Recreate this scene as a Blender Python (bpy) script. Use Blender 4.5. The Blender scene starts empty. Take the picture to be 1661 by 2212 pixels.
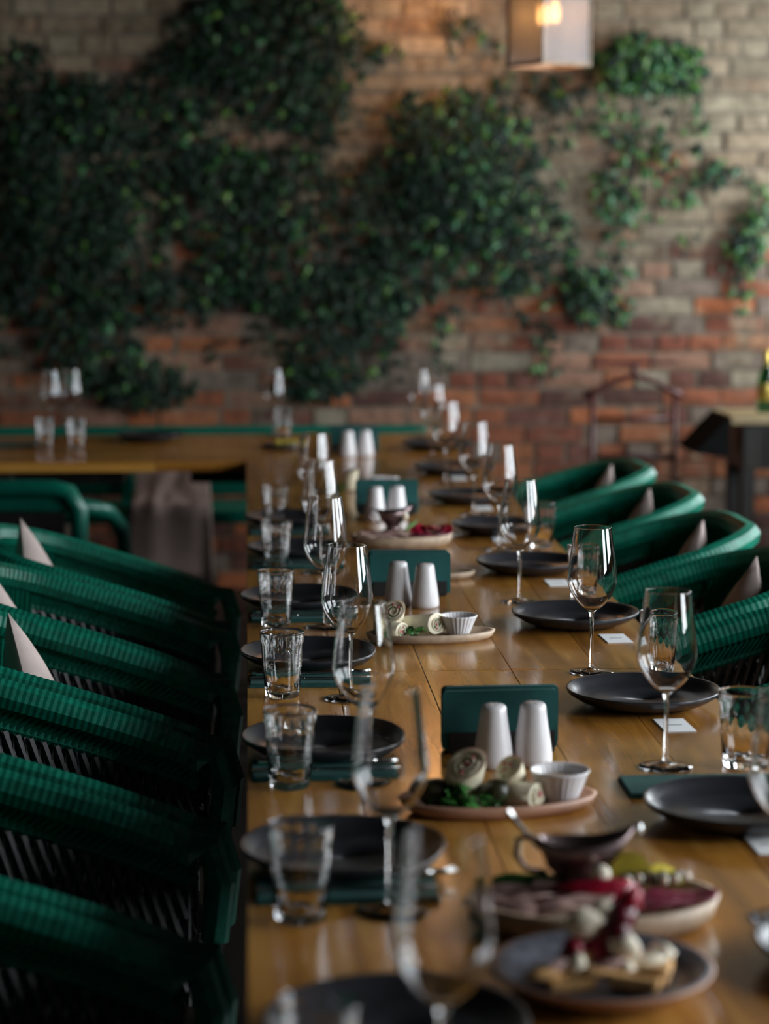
import bpy, math, random
from mathutils import Vector, Matrix, Euler, noise
R = random.Random(7)
PI = math.pi
scene = bpy.context.scene
COL = scene.collection

# ------------------------------------------------------------------ camera
W, H, F = 1661, 2212, 4750.0
CAMP = Vector((0, 0, 1.47)); TZ = 0.75; WALLY = 9.2
YAW = math.asin(298.5 / 4796); PITCH = math.asin(591 / 4796 / math.cos(YAW))
cam = bpy.data.cameras.new('camera'); camo = bpy.data.objects.new('camera', cam); COL.objects.link(camo)
cam.sensor_fit = 'VERTICAL'; cam.sensor_height = 36; cam.lens = F / H * 36
camo.location = CAMP; camo.rotation_euler = (PI / 2 - PITCH, 0, -YAW)
cam.clip_start = 0.05; cam.clip_end = 60
cam.dof.use_dof = True; cam.dof.focus_distance = 3.6; cam.dof.aperture_fstop = 2.9; cam.dof.aperture_blades = 0
scene.camera = camo
MR = camo.rotation_euler.to_matrix()

def ray(px, py):
    return MR @ Vector(((px - W / 2) / F, -(py - H / 2) / F, -1))
def onz(px, py, z=TZ):
    d = ray(px, py); t = (z - CAMP.z) / d.z; p = CAMP + d * t
    return Vector((p.x, p.y, z + .0004))
def ony(px, py, y):
    d = ray(px, py); return CAMP + d * ((y - CAMP.y) / d.y)

# ------------------------------------------------------------------ light, world, exposure
scene.view_settings.view_transform = 'Standard'; scene.view_settings.look = 'None'
scene.view_settings.gamma = 1; scene.view_settings.use_curve_mapping = False
scene.view_settings.exposure = -0.3
wd = bpy.data.worlds.new('world'); scene.world = wd; wd.use_nodes = True
bg = wd.node_tree.nodes['Background']; bg.inputs[0].default_value = (0.75, 0.87, 1, 1); bg.inputs[1].default_value = 0.010
XW = 3.3
WINS = [(1.1, 2.3), (2.9, 4.1), (4.7, 5.9), (7.75, 8.85)]
WZ0, WZ1 = 0.95, 2.7
WPOW = [88, 84, 92, 85]
for (a, b), pw_ in zip(WINS, WPOW):
    l = bpy.data.lights.new('window_light', 'AREA'); l.shape = 'RECTANGLE'; l.size = b - a; l.size_y = WZ1 - WZ0
    l.energy = pw_ * (b - a) * (WZ1 - WZ0); l.color = (0.88, 0.95, 1.0)
    o = bpy.data.objects.new('window_light', l); COL.objects.link(o)
    o.location = (XW + 0.10, (a + b) / 2, (WZ0 + WZ1) / 2); o.rotation_euler = (PI / 2, 0, PI / 2)

# ------------------------------------------------------------------ materials
def newmat(name):
    m = bpy.data.materials.new(name); m.use_nodes = True
    nt = m.node_tree; return m, nt, nt.nodes['Principled BSDF']
def N(nt, t, **kw):
    n = nt.nodes.new(t)
    for k, v in kw.items():
        if k.startswith('i_'):
            k2 = k[2:].replace('_', ' '); n.inputs[int(k2) if k2.isdigit() else k2].default_value = v
        else: setattr(n, k, v)
    return n
def c4(c): return (c[0], c[1], c[2], 1)
def srgb(r, g, b):
    f = lambda v: ((v / 255 + .055) / 1.055) ** 2.4 if v > 10 else v / 255 / 12.92
    return (f(r), f(g), f(b))
def ramp(nt, fac, stops):
    r = N(nt, 'ShaderNodeValToRGB'); e = r.color_ramp.elements
    while len(e) < len(stops): e.new(0.5)
    for q, (p, c) in zip(e, stops): q.position = p; q.color = c4(c)
    nt.links.new(fac, r.inputs[0]); return r.outputs[0]
def plain(name, col, rough=.5, metal=0, var=.25, scale=30, bump=.0, spec=.5, coat=0, sheen=0, sub=0, bscale=None):
    m, nt, b = newmat(name)
    g = N(nt, 'ShaderNodeNewGeometry'); n = N(nt, 'ShaderNodeTexNoise', i_Scale=scale, i_Detail=4.0)
    nt.links.new(g.outputs['Position'], n.inputs['Vector'])
    lo = tuple(c * (1 - var) for c in col); hi = tuple(min(1, c * (1 + var)) for c in col)
    nt.links.new(ramp(nt, n.outputs['Fac'], [(.3, lo), (.7, hi)]), b.inputs['Base Color'])
    b.inputs['Roughness'].default_value = rough; b.inputs['Metallic'].default_value = metal
    b.inputs['Specular IOR Level'].default_value = spec; b.inputs['Coat Weight'].default_value = coat
    b.inputs['Sheen Weight'].default_value = sheen
    if sub: b.inputs['Subsurface Weight'].default_value = sub; b.inputs['Subsurface Scale'].default_value = .004
    if bump:
        n2 = N(nt, 'ShaderNodeTexNoise', i_Scale=bscale or scale * 4, i_Detail=3.0); nt.links.new(g.outputs['Position'], n2.inputs['Vector'])
        bp = N(nt, 'ShaderNodeBump', i_Strength=bump, i_Distance=.002); nt.links.new(n2.outputs['Fac'], bp.inputs['Height'])
        nt.links.new(bp.outputs[0], b.inputs['Normal'])
    return m
def glassmat(name, ior=1.48, rough=0.0, col=(1, 1, 1)):
    m, nt, b = newmat(name)
    b.inputs['Base Color'].default_value = c4(col); b.inputs['Transmission Weight'].default_value = 1
    b.inputs['IOR'].default_value = ior; b.inputs['Roughness'].default_value = rough
    return m
def wood(name, dark, mid, light, rough=.25, axis='Y', coat=.0, s=1.0):
    m, nt, b = newmat(name)
    g = N(nt, 'ShaderNodeNewGeometry'); oi = N(nt, 'ShaderNodeObjectInfo')
    mp = N(nt, 'ShaderNodeMapping'); nt.links.new(g.outputs['Position'], mp.inputs['Vector'])
    sc = {'Y': (22 * s, 1.6 * s, 22 * s), 'X': (1.6 * s, 22 * s, 22 * s), 'Z': (22 * s, 22 * s, 1.6 * s)}[axis]
    mp.inputs['Scale'].default_value = sc
    cb = N(nt, 'ShaderNodeCombineXYZ'); mu = N(nt, 'ShaderNodeMath', operation='MULTIPLY', i_1=40.0)
    nt.links.new(oi.outputs['Random'], mu.inputs[0])
    for k in (0, 1, 2): nt.links.new(mu.outputs[0], cb.inputs[k])
    nt.links.new(cb.outputs[0], mp.inputs['Location'])
    n = N(nt, 'ShaderNodeTexNoise', i_Scale=1.0, i_Detail=7.0, i_Distortion=1.2); nt.links.new(mp.outputs[0], n.inputs['Vector'])
    n3 = N(nt, 'ShaderNodeTexNoise', i_Scale=2.6, i_Detail=3.0); nt.links.new(g.outputs['Position'], n3.inputs['Vector'])
    mx = N(nt, 'ShaderNodeMath', operation='MULTIPLY_ADD', i_1=.35); nt.links.new(n3.outputs['Fac'], mx.inputs[0]); nt.links.new(n.outputs['Fac'], mx.inputs[2])
    m2 = N(nt, 'ShaderNodeMath', operation='MULTIPLY_ADD', i_1=.16); nt.links.new(oi.outputs['Random'], m2.inputs[0]); nt.links.new(mx.outputs[0], m2.inputs[2])
    nt.links.new(ramp(nt, m2.outputs[0], [(.46, dark), (.76, mid), (1.0, light)]), b.inputs['Base Color'])
    b.inputs['Roughness'].default_value = rough; b.inputs['Coat Weight'].default_value = coat; b.inputs['Coat Roughness'].default_value = .12
    bp = N(nt, 'ShaderNodeBump', i_Strength=.12, i_Distance=.002); nt.links.new(n.outputs['Fac'], bp.inputs['Height']); nt.links.new(bp.outputs[0], b.inputs['Normal'])
    return m

M = {}
M['oak'] = wood('honey_oak', srgb(114, 72, 26), srgb(164, 109, 43), srgb(194, 142, 66), .2, coat=.35)
M['oak_edge'] = wood('oak_edge', srgb(70, 45, 20), srgb(100, 68, 33), srgb(130, 90, 45), .45)
M['dark_wood'] = wood('dark_wood', srgb(14, 12, 11), srgb(26, 22, 18), srgb(46, 37, 27), .4, 'Z')
M['shelf_wood'] = wood('shelf_wood', srgb(120, 100, 70), srgb(160, 138, 100), srgb(185, 165, 125), .45, 'X')
M['maroon'] = plain('maroon_wood', srgb(74, 30, 27), .4)
M['black_metal'] = plain('black_metal', (.012, .012, .013), .45)
M['black_matt'] = plain('black_matt', (.008, .008, .008), .9, spec=.1)
M['plate'] = plain('black_stoneware', (.022, .022, .026), .3, var=.15, bump=.1)
M['glass'] = glassmat('clear_glass')
M['rib_glass'] = glassmat('ribbed_glass', 1.46, .08)
M['steel'] = plain('steel', (.55, .54, .52), .2, 1, var=.05)
M['dark_steel'] = plain('dark_steel', (.27, .2, .2), .34, 1, var=.2)
M['white_ceramic'] = plain('white_ceramic', (.74, .71, .72), .25, var=.03)
M['teal_napkin'] = plain('teal_napkin', srgb(22, 84, 82), .85, var=.12, bump=.2)
M['teal_cloth'] = plain('teal_cloth', srgb(18, 72, 68), .9, var=.15, bump=.3)
M['card'] = plain('white_card', (.8, .8, .8), .7, var=.02)
M['ink'] = plain('grey_ink', (.25, .25, .27), .8, var=.02)
M['green_wicker'] = plain('green_wicker', srgb(3, 100, 79), .42, var=.3, scale=60, spec=.35)
M['green_paint'] = plain('green_painted', srgb(0, 98, 80), .35, var=.08)
M['black_wicker'] = plain('black_wicker', (.022, .02, .02), .45, var=.4, scale=80)
M['cushion'] = plain('cream_cushion', srgb(190, 172, 165), .9, var=.06, bump=.4, bscale=400)
M['blanket'] = plain('pale_blanket', srgb(150, 128, 120), .95, var=.15, scale=12, bump=.5, bscale=200)
M['tan_ceramic'] = plain('tan_ceramic', srgb(176, 132, 108), .45, var=.12, scale=40)
M['beige_ceramic'] = plain('beige_ceramic', srgb(176, 152, 128), .5, var=.2, scale=60)
M['speckle'] = plain('grey_speckle', srgb(92, 92, 100), .35, var=.5, scale=160)
M['floor'] = plain('dark_floor', srgb(34, 28, 25), .5, var=.3, scale=5, bump=.2)
M['ceiling'] = plain('dark_ceiling', srgb(40, 36, 33), .9, var=.1, scale=3)
M['plaster'] = plain('dark_plaster', srgb(62, 56, 52), .9, var=.15, scale=3, bump=.3)
M['light_blocker'] = plain('blocker_cloth', srgb(40, 38, 40), .95)
M['frame_paint'] = plain('window_frame', srgb(60, 58, 56), .5)
M['leaf_green'] = [plain('ivy_leaf', c, .6, spec=.3, var=.4, scale=25) for c in (srgb(15, 39, 25), srgb(22, 54, 31), srgb(13, 34, 27))] + \
                  [plain('ivy_bright', c, .45, var=.35, scale=25) for c in (srgb(48, 98, 36), srgb(40, 96, 54), srgb(74, 112, 42))]
for m in M['leaf_green']: m.node_tree.nodes['Principled BSDF'].inputs['Transmission Weight'].default_value = 0.0
M['vine_stem'] = plain('vine_stem', srgb(62, 50, 38), .8)
M['tortilla'] = plain('tortilla', srgb(226, 216, 190), .6, var=.12, scale=90, sub=.2)
M['green_food'] = plain('green_herb', srgb(40, 105, 34), .45, var=.4, scale=60)
M['cucumber'] = plain('cucumber', srgb(90, 140, 70), .4, var=.3, scale=60)
M['pink'] = plain('pink_filling', srgb(190, 90, 100), .5, var=.3, scale=80)
M['dark_roll'] = plain('stuffed_vine_leaf', srgb(44, 42, 22), .35, var=.6, scale=60, bump=.5)
M['sauce'] = plain('pale_sauce', srgb(196, 170, 146), .2, var=.05)
M['brown_sauce'] = plain('brown_sauce', srgb(80, 50, 44), .15, var=.1)
M['meat'] = plain('roast_meat', srgb(172, 138, 130), .5, var=.3, scale=50, bump=.3)
M['meat_dark'] = plain('smoked_meat', srgb(92, 56, 54), .4, var=.4, scale=60, bump=.3)
M['ham'] = plain('cured_ham', srgb(120, 42, 62), .35, var=.4, scale=70, bump=.2)
M['beet'] = plain('beetroot', srgb(150, 14, 44), .3, var=.4, scale=80, bump=.5)
M['beet_dark'] = plain('dark_beetroot', srgb(92, 8, 30), .3, var=.4, scale=80, bump=.5)
M['cream'] = plain('soft_cheese', srgb(244, 234, 212), .5, var=.05, sub=.3)
M['toast'] = plain('toast', srgb(198, 150, 92), .7, var=.25, scale=70, bump=.5)
M['lemon'] = plain('lemon', srgb(226, 206, 78), .4, var=.15, scale=60)
M['olive'] = plain('olive', srgb(70, 60, 26), .3, var=.5, scale=60)
M['gold'] = plain('gold_foil', srgb(206, 180, 90), .35, .6, var=.1)
M['bottle'] = glassmat('green_bottle_glass', 1.5, .02, (.03, .22, .08))
M['mortar'] = plain('mortar', srgb(116, 106, 92), .95, var=.3, scale=14, bump=.8, bscale=120)
m, nt, b = newmat('filament'); b.inputs['Emission Color'].default_value = (1, .45, .13, 1); b.inputs['Emission Strength'].default_value = 28; M['filament'] = m

def brickmat(name, col):
    m, nt, b = newmat(name)
    g = N(nt, 'ShaderNodeNewGeometry'); sp = N(nt, 'ShaderNodeSeparateXYZ'); nt.links.new(g.outputs['Position'], sp.inputs[0])
    n = N(nt, 'ShaderNodeTexNoise', i_Scale=22.0, i_Detail=6.0); nt.links.new(g.outputs['Position'], n.inputs['Vector'])
    base = ramp(nt, n.outputs['Fac'], [(.25, tuple(c * .55 for c in col)), (.5, col), (.8, tuple(min(1, c * 1.3) for c in col))])
    # old whitewash left on the upper wall, worn off lower down
    n2 = N(nt, 'ShaderNodeTexNoise', i_Scale=3.2, i_Detail=8.0, i_Roughness=.65); nt.links.new(g.outputs['Position'], n2.inputs['Vector'])
    zz = N(nt, 'ShaderNodeMapRange'); zz.inputs[1].default_value = .9; zz.inputs[2].default_value = 2.3; zz.inputs[3].default_value = -.05; zz.inputs[4].default_value = .2
    nt.links.new(sp.outputs[2], zz.inputs[0])
    ad = N(nt, 'ShaderNodeMath', operation='ADD'); nt.links.new(n2.outputs['Fac'], ad.inputs[0]); nt.links.new(zz.outputs[0], ad.inputs[1])
    fac = ramp(nt, ad.outputs[0], [(.48, (0, 0, 0)), (.62, (.85, .85, .85))])
    oi = N(nt, 'ShaderNodeObjectInfo'); mr = N(nt, 'ShaderNodeMath', operation='MULTIPLY_ADD', i_1=.34); nt.links.new(oi.outputs['Random'], mr.inputs[0]); nt.links.new(n.outputs['Fac'], mr.inputs[2])
    wh = ramp(nt, mr.outputs[0], [(.3, srgb(88, 76, 60)), (.62, srgb(132, 120, 98)), (.95, srgb(166, 154, 130))])
    mix = N(nt, 'ShaderNodeMix', data_type='RGBA'); nt.links.new(fac, mix.inputs[0]); nt.links.new(base, mix.inputs[6]); nt.links.new(wh, mix.inputs[7])
    nt.links.new(mix.outputs[2], b.inputs['Base Color']); b.inputs['Roughness'].default_value = .9
    bp = N(nt, 'ShaderNodeBump', i_Strength=.7, i_Distance=.004); nt.links.new(n.outputs['Fac'], bp.inputs['Height']); nt.links.new(bp.outputs[0], b.inputs['Normal'])
    return m
BR = [brickmat('brick_clay', c) for c in (srgb(138, 80, 54), srgb(122, 68, 50), srgb(152, 94, 62), srgb(106, 66, 54), srgb(86, 56, 48), srgb(144, 106, 86), srgb(138, 126, 108), srgb(120, 104, 92), srgb(160, 92, 56))]

# ------------------------------------------------------------------ mesh builder
class MB:
    def __init__(s): s.v = []; s.f = []; s.mi = []; s.cur = 0
    def add(s, vs, fs):
        o = len(s.v); s.v += [tuple(v) for v in vs]
        for f in fs: s.f.append(tuple(i + o for i in f)); s.mi.append(s.cur)
        return s
    def box(s, c, d, mat=None, jit=0):
        vs = []
        for k in range(8):
            p = Vector(((k & 1) - .5, ((k >> 1) & 1) - .5, ((k >> 2) & 1) - .5)); p = Vector((p.x * d[0], p.y * d[1], p.z * d[2]))
            if jit: p += Vector((R.uniform(-jit, jit), R.uniform(-jit, jit), R.uniform(-jit, jit)))
            if mat: p = mat @ p
            vs.append(p + Vector(c))
        return s.add(vs, [(0, 2, 3, 1), (4, 5, 7, 6), (0, 1, 5, 4), (2, 6, 7, 3), (0, 4, 6, 2), (1, 3, 7, 5)])
    def lathe(s, prof, n=32, c=(0, 0, 0), rad=None, sx=1, sy=1, closed=False):
        vs = []; L = len(prof)
        for (r, z) in prof:
            for k in range(n):
                a = 2 * PI * k / n; rr = r * (rad(a, z) if rad else 1)
                vs.append((c[0] + rr * math.cos(a) * sx, c[1] + rr * math.sin(a) * sy, c[2] + z))
        fs = []
        for i in range(L if closed else L - 1):
            j = (i + 1) % L
            for k in range(n):
                k2 = (k + 1) % n; fs.append((i * n + k, i * n + k2, j * n + k2, j * n + k))
        if not closed:
            fs.append(tuple(range(n))[::-1]); fs.append(tuple(range((L - 1) * n, L * n)))
        return s.add(vs, fs)
    def tube(s, pts, r, n=8, caps=True):
        pts = [Vector(p) for p in pts]; L = len(pts); vs = []; fs = []
        up = Vector((0, 0, 1)); prev = None
        for i, p in enumerate(pts):
            t = (pts[min(i + 1, L - 1)] - pts[max(i - 1, 0)]).normalized()
            if prev is None: a = t.cross(up if abs(t.z) < .9 else Vector((1, 0, 0))).normalized()
            else: a = (prev - t * prev.dot(t)).normalized()
            prev = a; b2 = t.cross(a); rr = r[i] if isinstance(r, (list, tuple)) else r
            for k in range(n):
                q = 2 * PI * k / n; vs.append(p + a * (rr * math.cos(q)) + b2 * (rr * math.sin(q)))
        for i in range(L - 1):
            for k in range(n): k2 = (k + 1) % n; fs.append((i * n + k, i * n + k2, (i + 1) * n + k2, (i + 1) * n + k))
        if caps: fs.append(tuple(range(n))[::-1]); fs.append(tuple(range((L - 1) * n, L * n)))
        return s.add(vs, fs)
    def blob(s, c, d, seed=0, amp=.15, sub=2, rot=None, fr=2.5):
        import bmesh
        bm = bmesh.new(); bmesh.ops.create_icosphere(bm, subdivisions=sub, radius=1); bm.verts.ensure_lookup_table()
        vs = []
        for v in bm.verts:
            p = v.co * (1 + amp * noise.noise(v.co * fr + Vector((seed * 7.3, seed, -seed)))); p = Vector((p.x * d[0], p.y * d[1], p.z * d[2]))
            if rot: p = rot @ p
            vs.append(p + Vector(c))
        fs = [tuple(v.index for v in f.verts) for f in bm.faces]; bm.free()
        return s.add(vs, fs)
    def build(s, name, mats, parent=None, smooth=False, loc=None, kind=None, bevel=0, link=True, label=None):
        me = bpy.data.meshes.new(name); me.from_pydata(s.v, [], s.f)
        for m in (mats if isinstance(mats, (list, tuple)) else [mats]): me.materials.append(m)
        if any(s.mi): me.polygons.foreach_set('material_index', s.mi)
        if smooth: me.polygons.foreach_set('use_smooth', [True] * len(me.polygons))
        me.update()
        if smooth and smooth != True: me.set_sharp_from_angle(angle=smooth)
        o = bpy.data.objects.new(name, me)
        if link: COL.objects.link(o)
        if parent: o.parent = parent
        if loc: o.location = loc
        if kind: o['kind'] = kind
        if label: o['label'] = label
        if bevel:
            bv = o.modifiers.new('b', 'BEVEL'); bv.width = bevel; bv.segments = 2; bv.limit_method = 'ANGLE'
        return o
def tag(o, label, cat, group=None):
    o['label'] = label; o['category'] = cat
    if group: o['group'] = group
    return o
def thing(name, label, cat, loc=(0, 0, 0), rz=0, group=None):
    o = bpy.data.objects.new(name, None); COL.objects.link(o); o.empty_display_size = .05
    o.location = loc; o.rotation_euler = (0, 0, rz); return tag(o, label, cat, group)
def kids(o): return KID.get(o.name, [])
KID = {}
def index():
    KID.clear()
    for o in COL.objects:
        if o.parent: KID.setdefault(o.parent.name, []).append(o)
def dup(root, loc, rz=0, label=None, group=None, scale=None):
    r = root.copy(); COL.objects.link(r); r.location = loc; r.rotation_euler = (0, 0, rz)
    if label: r['label'] = label
    if group: r['group'] = group
    if scale: r.scale = scale
    for ch in list(kids(root)):
        c = ch.copy(); COL.objects.link(c); c.parent = r
        for g in kids(ch): d = g.copy(); COL.objects.link(d); d.parent = c
    return r
def series(make, name_group, places):
    """first place takes the built prototype, the others are copies; places = (loc, rz, label)"""
    proto = make(); index(); out = []
    for i, p in enumerate(places):
        loc, rz, lab = p[:3]
        if i == 0: o = proto; o.location = loc; o.rotation_euler = (0, 0, rz); o['label'] = lab
        else: o = dup(proto, loc, rz, lab)
        o['group'] = name_group; out.append(o)
    return out
ORD = ['nearest', 'second nearest', 'third nearest', 'fourth nearest', 'fifth nearest', 'sixth nearest', 'seventh nearest', 'eighth nearest', 'farthest']

# ------------------------------------------------------------------ setting
def struct(name, mb, m, **k): return mb.build(name, m, kind='structure', **k)
struct('floor', MB().box((0, 4.2, -.05), (7.4, 11, .1)), M['floor'])
struct('ceiling', MB().box((0, 4.2, 3.35), (7.4, 11, .1)), M['ceiling'])
struct('wall_left', MB().box((-3.65, 4.2, 1.65), (.1, 11, 3.3)), M['plaster'])
wr = MB(); edges = [-1.3] + [v for w_ in WINS for v in w_] + [9.7]
for i in range(0, len(edges), 2): wr.box((XW + .12, (edges[i] + edges[i + 1]) / 2, 1.65), (.24, edges[i + 1] - edges[i], 3.3))
for a, b in WINS:
    wr.box((XW + .12, (a + b) / 2, WZ0 / 2), (.24, b - a, WZ0)); wr.box((XW + .12, (a + b) / 2, (3.3 + WZ1) / 2), (.24, b - a, 3.3 - WZ1))
struct('wall_right', wr, M['plaster'])
for i, (a, b) in enumerate(WINS):
    w_ = struct('window_%d' % (i + 1), MB().box((XW + .17, (a + b) / 2, (WZ0 + WZ1) / 2), (.006, b - a, WZ1 - WZ0)), M['glass'])
    fr = MB(); zc = (WZ0 + WZ1) / 2; h = WZ1 - WZ0
    for y in (a + .025, b - .025, (a + b) / 2): fr.box((XW + .05, y, zc), (.05, .05, h))
    for z in (WZ0 + .025, WZ1 - .025, WZ0 + h * .68): fr.box((XW + .05, (a + b) / 2, z), (.048, b - a, .05))
    fr.build('window_frame', M['frame_paint'], w_)
    MB().box((XW - .03, (a + b) / 2, WZ0 - .02), (.2, b - a + .1, .04)).build('window_sill', M['frame_paint'], w_)

# unseen cloth added to keep window light off the upper left wall
dr = MB(); vs = []; n = 120
for z in (1.65, 3.3):
    for i in range(n + 1):
        y = 2.7 + 3.55 * i / n; vs.append((2.12 + .035 * math.sin(i * .9), y, z))
o = dr.add(vs, [(i, i + 1, n + 2 + i, n + 1 + i) for i in range(n)]).build('light_blocker', M['light_blocker'], smooth=True)
sd = o.modifiers.new('s', 'SOLIDIFY'); sd.thickness = .008; tag(o, 'added dark folded cloth blocking window light, unseen from the camera', 'curtain')

# back wall: mortar bed and bricks
wb = struct('wall_back', MB().box((-.1, WALLY + .127, 1.65), (7.2, .25, 3.3)), M['mortar'])
CH = .0765
slots = []
for r in range(int(3.28 / CH)):
    x = -3.55 - R.uniform(0, .2); z = (r + .5) * CH
    while x < 3.3:
        w_ = .118 if R.random() < (.75 if r % 2 else .2) else .243
        w_ += R.uniform(-.012, .012)
        slots.append((x + w_ / 2, z, w_)); x += w_ + R.uniform(.012, .02)
def bval(s):
    x, z, w_ = s
    vis = -1.08 < x < 2.22 and .74 < z < 2.5
    return (0 if vis else 10) + (0 if w_ > .2 else .8) + .5 * abs(x - 1.3) + R.random() * .3
slots.sort(key=bval)
bmesh_var = {}
def brick_mesh(w_):
    key = (round(w_ / .012), R.randrange(3))
    if key not in bmesh_var:
        ww = key[0] * .012; mb = MB(); hx, hz = ww / 2, .0325
        vs = []
        ring = [(-1, -1), (0, -1), (1, -1), (1, 1), (0, 1), (-1, 1)]
        for (a, b2) in ring: vs.append((a * hx + R.uniform(-.002, .002), -.004 + R.uniform(-.003, .003), b2 * hz + R.uniform(-.003, .003)))
        for (a, b2) in ring: vs.append((a * hx, .03, b2 * hz))
        vs.append((R.uniform(-.02, .02), -.009, 0))
        fs = [(i, (i + 1) % 6, 6 + (i + 1) % 6, 6 + i) for i in range(6)] + [((i + 1) % 6, i, 12) for i in range(6)]
        o = mb.add(vs, fs).build('brick', BR[0], link=False); bmesh_var[key] = o.data; bpy.data.objects.remove(o)
    return bmesh_var[key]
def brick_col(x, z):
    t = noise.noise(Vector((x * 1.3, z * 1.6, 3.1)))
    lo = [0, 1, 2, 8, 3, 4, 5, 7]; hi = [6, 7, 6, 5, 6, 7, 5, 3, 0]
    p = min(1, max(0, (z - 1.0) / .9 + t * 1.1))
    return R.choice(hi if R.random() < p * .8 + .08 else lo)
for (x, z, w_) in slots[:300]:
    o = bpy.data.objects.new('brick', brick_mesh(w_)); COL.objects.link(o); o.parent = wb
    o.location = (x, WALLY + R.uniform(-.004, .004), z); o.rotation_euler = (R.uniform(-.02, .02), R.uniform(-.012, .012), R.uniform(-.02, .02))
    o.material_slots[0].link = 'OBJECT'; o.material_slots[0].material = BR[brick_col(x, z)]
rest = MB()
for (x, z, w_) in slots[300:]:
    rest.cur = brick_col(x, z); rest.box((x, WALLY + .01 + R.uniform(-.005, .005), z), (w_, .032, .065), jit=.002)
rest.build('brick', BR, wb, kind='stuff')

# ------------------------------------------------------------------ ivy
leafm = []
def leaf_shape(sz, cur=0):
    pts = [(0, 0, 0), (-.36, .12, .05), (-.5, -.28, -.02), (-.22, -.42, .03), (0, -1, -.12), (.22, -.42, .03), (.5, -.28, -.02), (.36, .12, .05), (0, -.3, .12)]
    return [Vector(p) * sz for p in pts], [(8, i, i + 1) for i in range(0, 7)] + [(8, 7, 0)]
LEAFV = []
for k in range(3):
    for mi in range(6):
        v, f = leaf_shape(1.0); v = [Vector((p.x * (1 - .12 * k), p.y * (1 + .1 * k), p.z + R.uniform(-.05, .05))) for p in v]
        o = MB().add(v, f).build('leaf', M['leaf_green'][mi], link=False); LEAFV.append((mi, o.data, v, f)); bpy.data.objects.remove(o)
def leaf_rot():
    # local -Y is the tip: let it hang down, face outwards (-Y world) and a little up
    return Euler((PI / 2 - .25 + R.uniform(-.7, .5), R.uniform(-.6, .6), 0)).to_matrix() @ Matrix.Rotation(R.uniform(-.8, .8), 3, 'Z')
def ivy(label, blobs, strands=(), bright=.2, maxi=300):
    root = thing('hanging_ivy', label, 'ivy', (0, 0, 0), 0, 'ivy plants growing on the brick wall')
    Ls = []
    for (cx, cy, rx, ry, n, thick) in blobs:
        for _ in range(int(n)):
            a = R.uniform(0, 2 * PI); q = R.random() ** .55
            px, py = cx + rx * q * math.cos(a), cy + ry * q * math.sin(a)
            dy = .012 + thick * (1 - q * q * .7) * R.random() ** .7
            Ls.append((ony(px, py, WALLY - dy - .02), R.uniform(.030, .050)))
    def stem(pts, r): MB().tube(pts, r, 5).build('stem', M['vine_stem'], root)
    for (x0, y0, x1, y1, n) in strands:
        pts = []; ph = R.uniform(0, 9)
        for i in range(9):
            t = i / 8; px = x0 + (x1 - x0) * t + 10 * math.sin(ph + t * 7); py = y0 + (y1 - y0) * t
            pts.append(ony(px, py, WALLY - .035 - .02 * math.sin(ph + t * 3)))
        stem(pts, .0025)
        for _ in range(n):
            i = R.random() * 7.99; p = pts[int(i)].lerp(pts[int(i) + 1], i % 1)
            Ls.append((p + Vector((R.gauss(0, .02), -R.uniform(.005, .03), R.gauss(0, .01))), R.uniform(.028, .046)))
    for (cx, cy, rx, ry, n, thick) in blobs:
        for k in range(4):
            x = cx + rx * R.uniform(-.7, .7); stem([ony(x + R.uniform(-12, 12), cy + ry * (-.9 + 1.7 * i / 7), WALLY - .03) for i in range(8)], .004)
    Ls.sort(key=lambda l: l[0].y - l[1])       # the ones standing out most first
    mass = MB()
    for i, (p, sz) in enumerate(Ls):
        br = R.random() < bright
        mi, me, v, f = LEAFV[R.choice([k for k in range(18) if (k % 6 > 2) == br])]
        rot = leaf_rot()
        if i < maxi:
            o = bpy.data.objects.new('leaf', me); COL.objects.link(o); o.parent = root
            o.matrix_local = Matrix.Translation(p) @ rot.to_4x4() @ Matrix.Scale(sz, 4)
        else:
            mass.cur = mi; mass.add([p + rot @ (q * sz) for q in v], f)
    if mass.v: mass.build('leaf_mass', M['leaf_green'], root, kind='stuff')
ivy('dense dark green ivy cushion hanging on the middle of the brick wall',
    [(1010, 370, 165, 175, 620, .22), (960, 300, 140, 120, 260, .2), (1080, 520, 170, 120, 330, .12), (900, 520, 90, 150, 200, .15)],
    [(1090, 560, 1130, 700, 14), (1000, 600, 960, 720, 14), (1150, 520, 1270, 600, 16), (1180, 700, 1190, 820, 12)], .12)
ivy('bushy bright green ivy clump on the whitewashed bricks right of the lantern',
    [(1400, 135, 120, 65, 260, .26), (1340, 150, 70, 50, 90, .2), (1480, 150, 50, 60, 70, .18)],
    [(1320, 190, 1330, 330, 22), (1370, 190, 1345, 420, 26), (1420, 190, 1440, 360, 20), (1440, 330, 1425, 430, 8), (1508, 190, 1500, 290, 14), (1290, 200, 1300, 300, 16), (1500, 300, 1570, 380, 14)], .5)
ivy('sparse ivy strands trailing over the red bricks under the bright clump',
    [(1330, 430, 60, 90, 46, .05), (1400, 330, 40, 60, 18, .04)],
    [(1340, 400, 1360, 560, 20), (1440, 400, 1430, 470, 6), (1350, 540, 1350, 700, 20), (1310, 500, 1290, 640, 14), (1200, 400, 1230, 560, 14)], .55)
ivy('small dark ivy tuft with brown shoots above the valet stand',
    [(1275, 640, 60, 70, 90, .08), (1300, 620, 40, 40, 40, .08)], [(1180, 640, 1170, 810, 16), (1300, 560, 1345, 680, 12)], .3)
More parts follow.
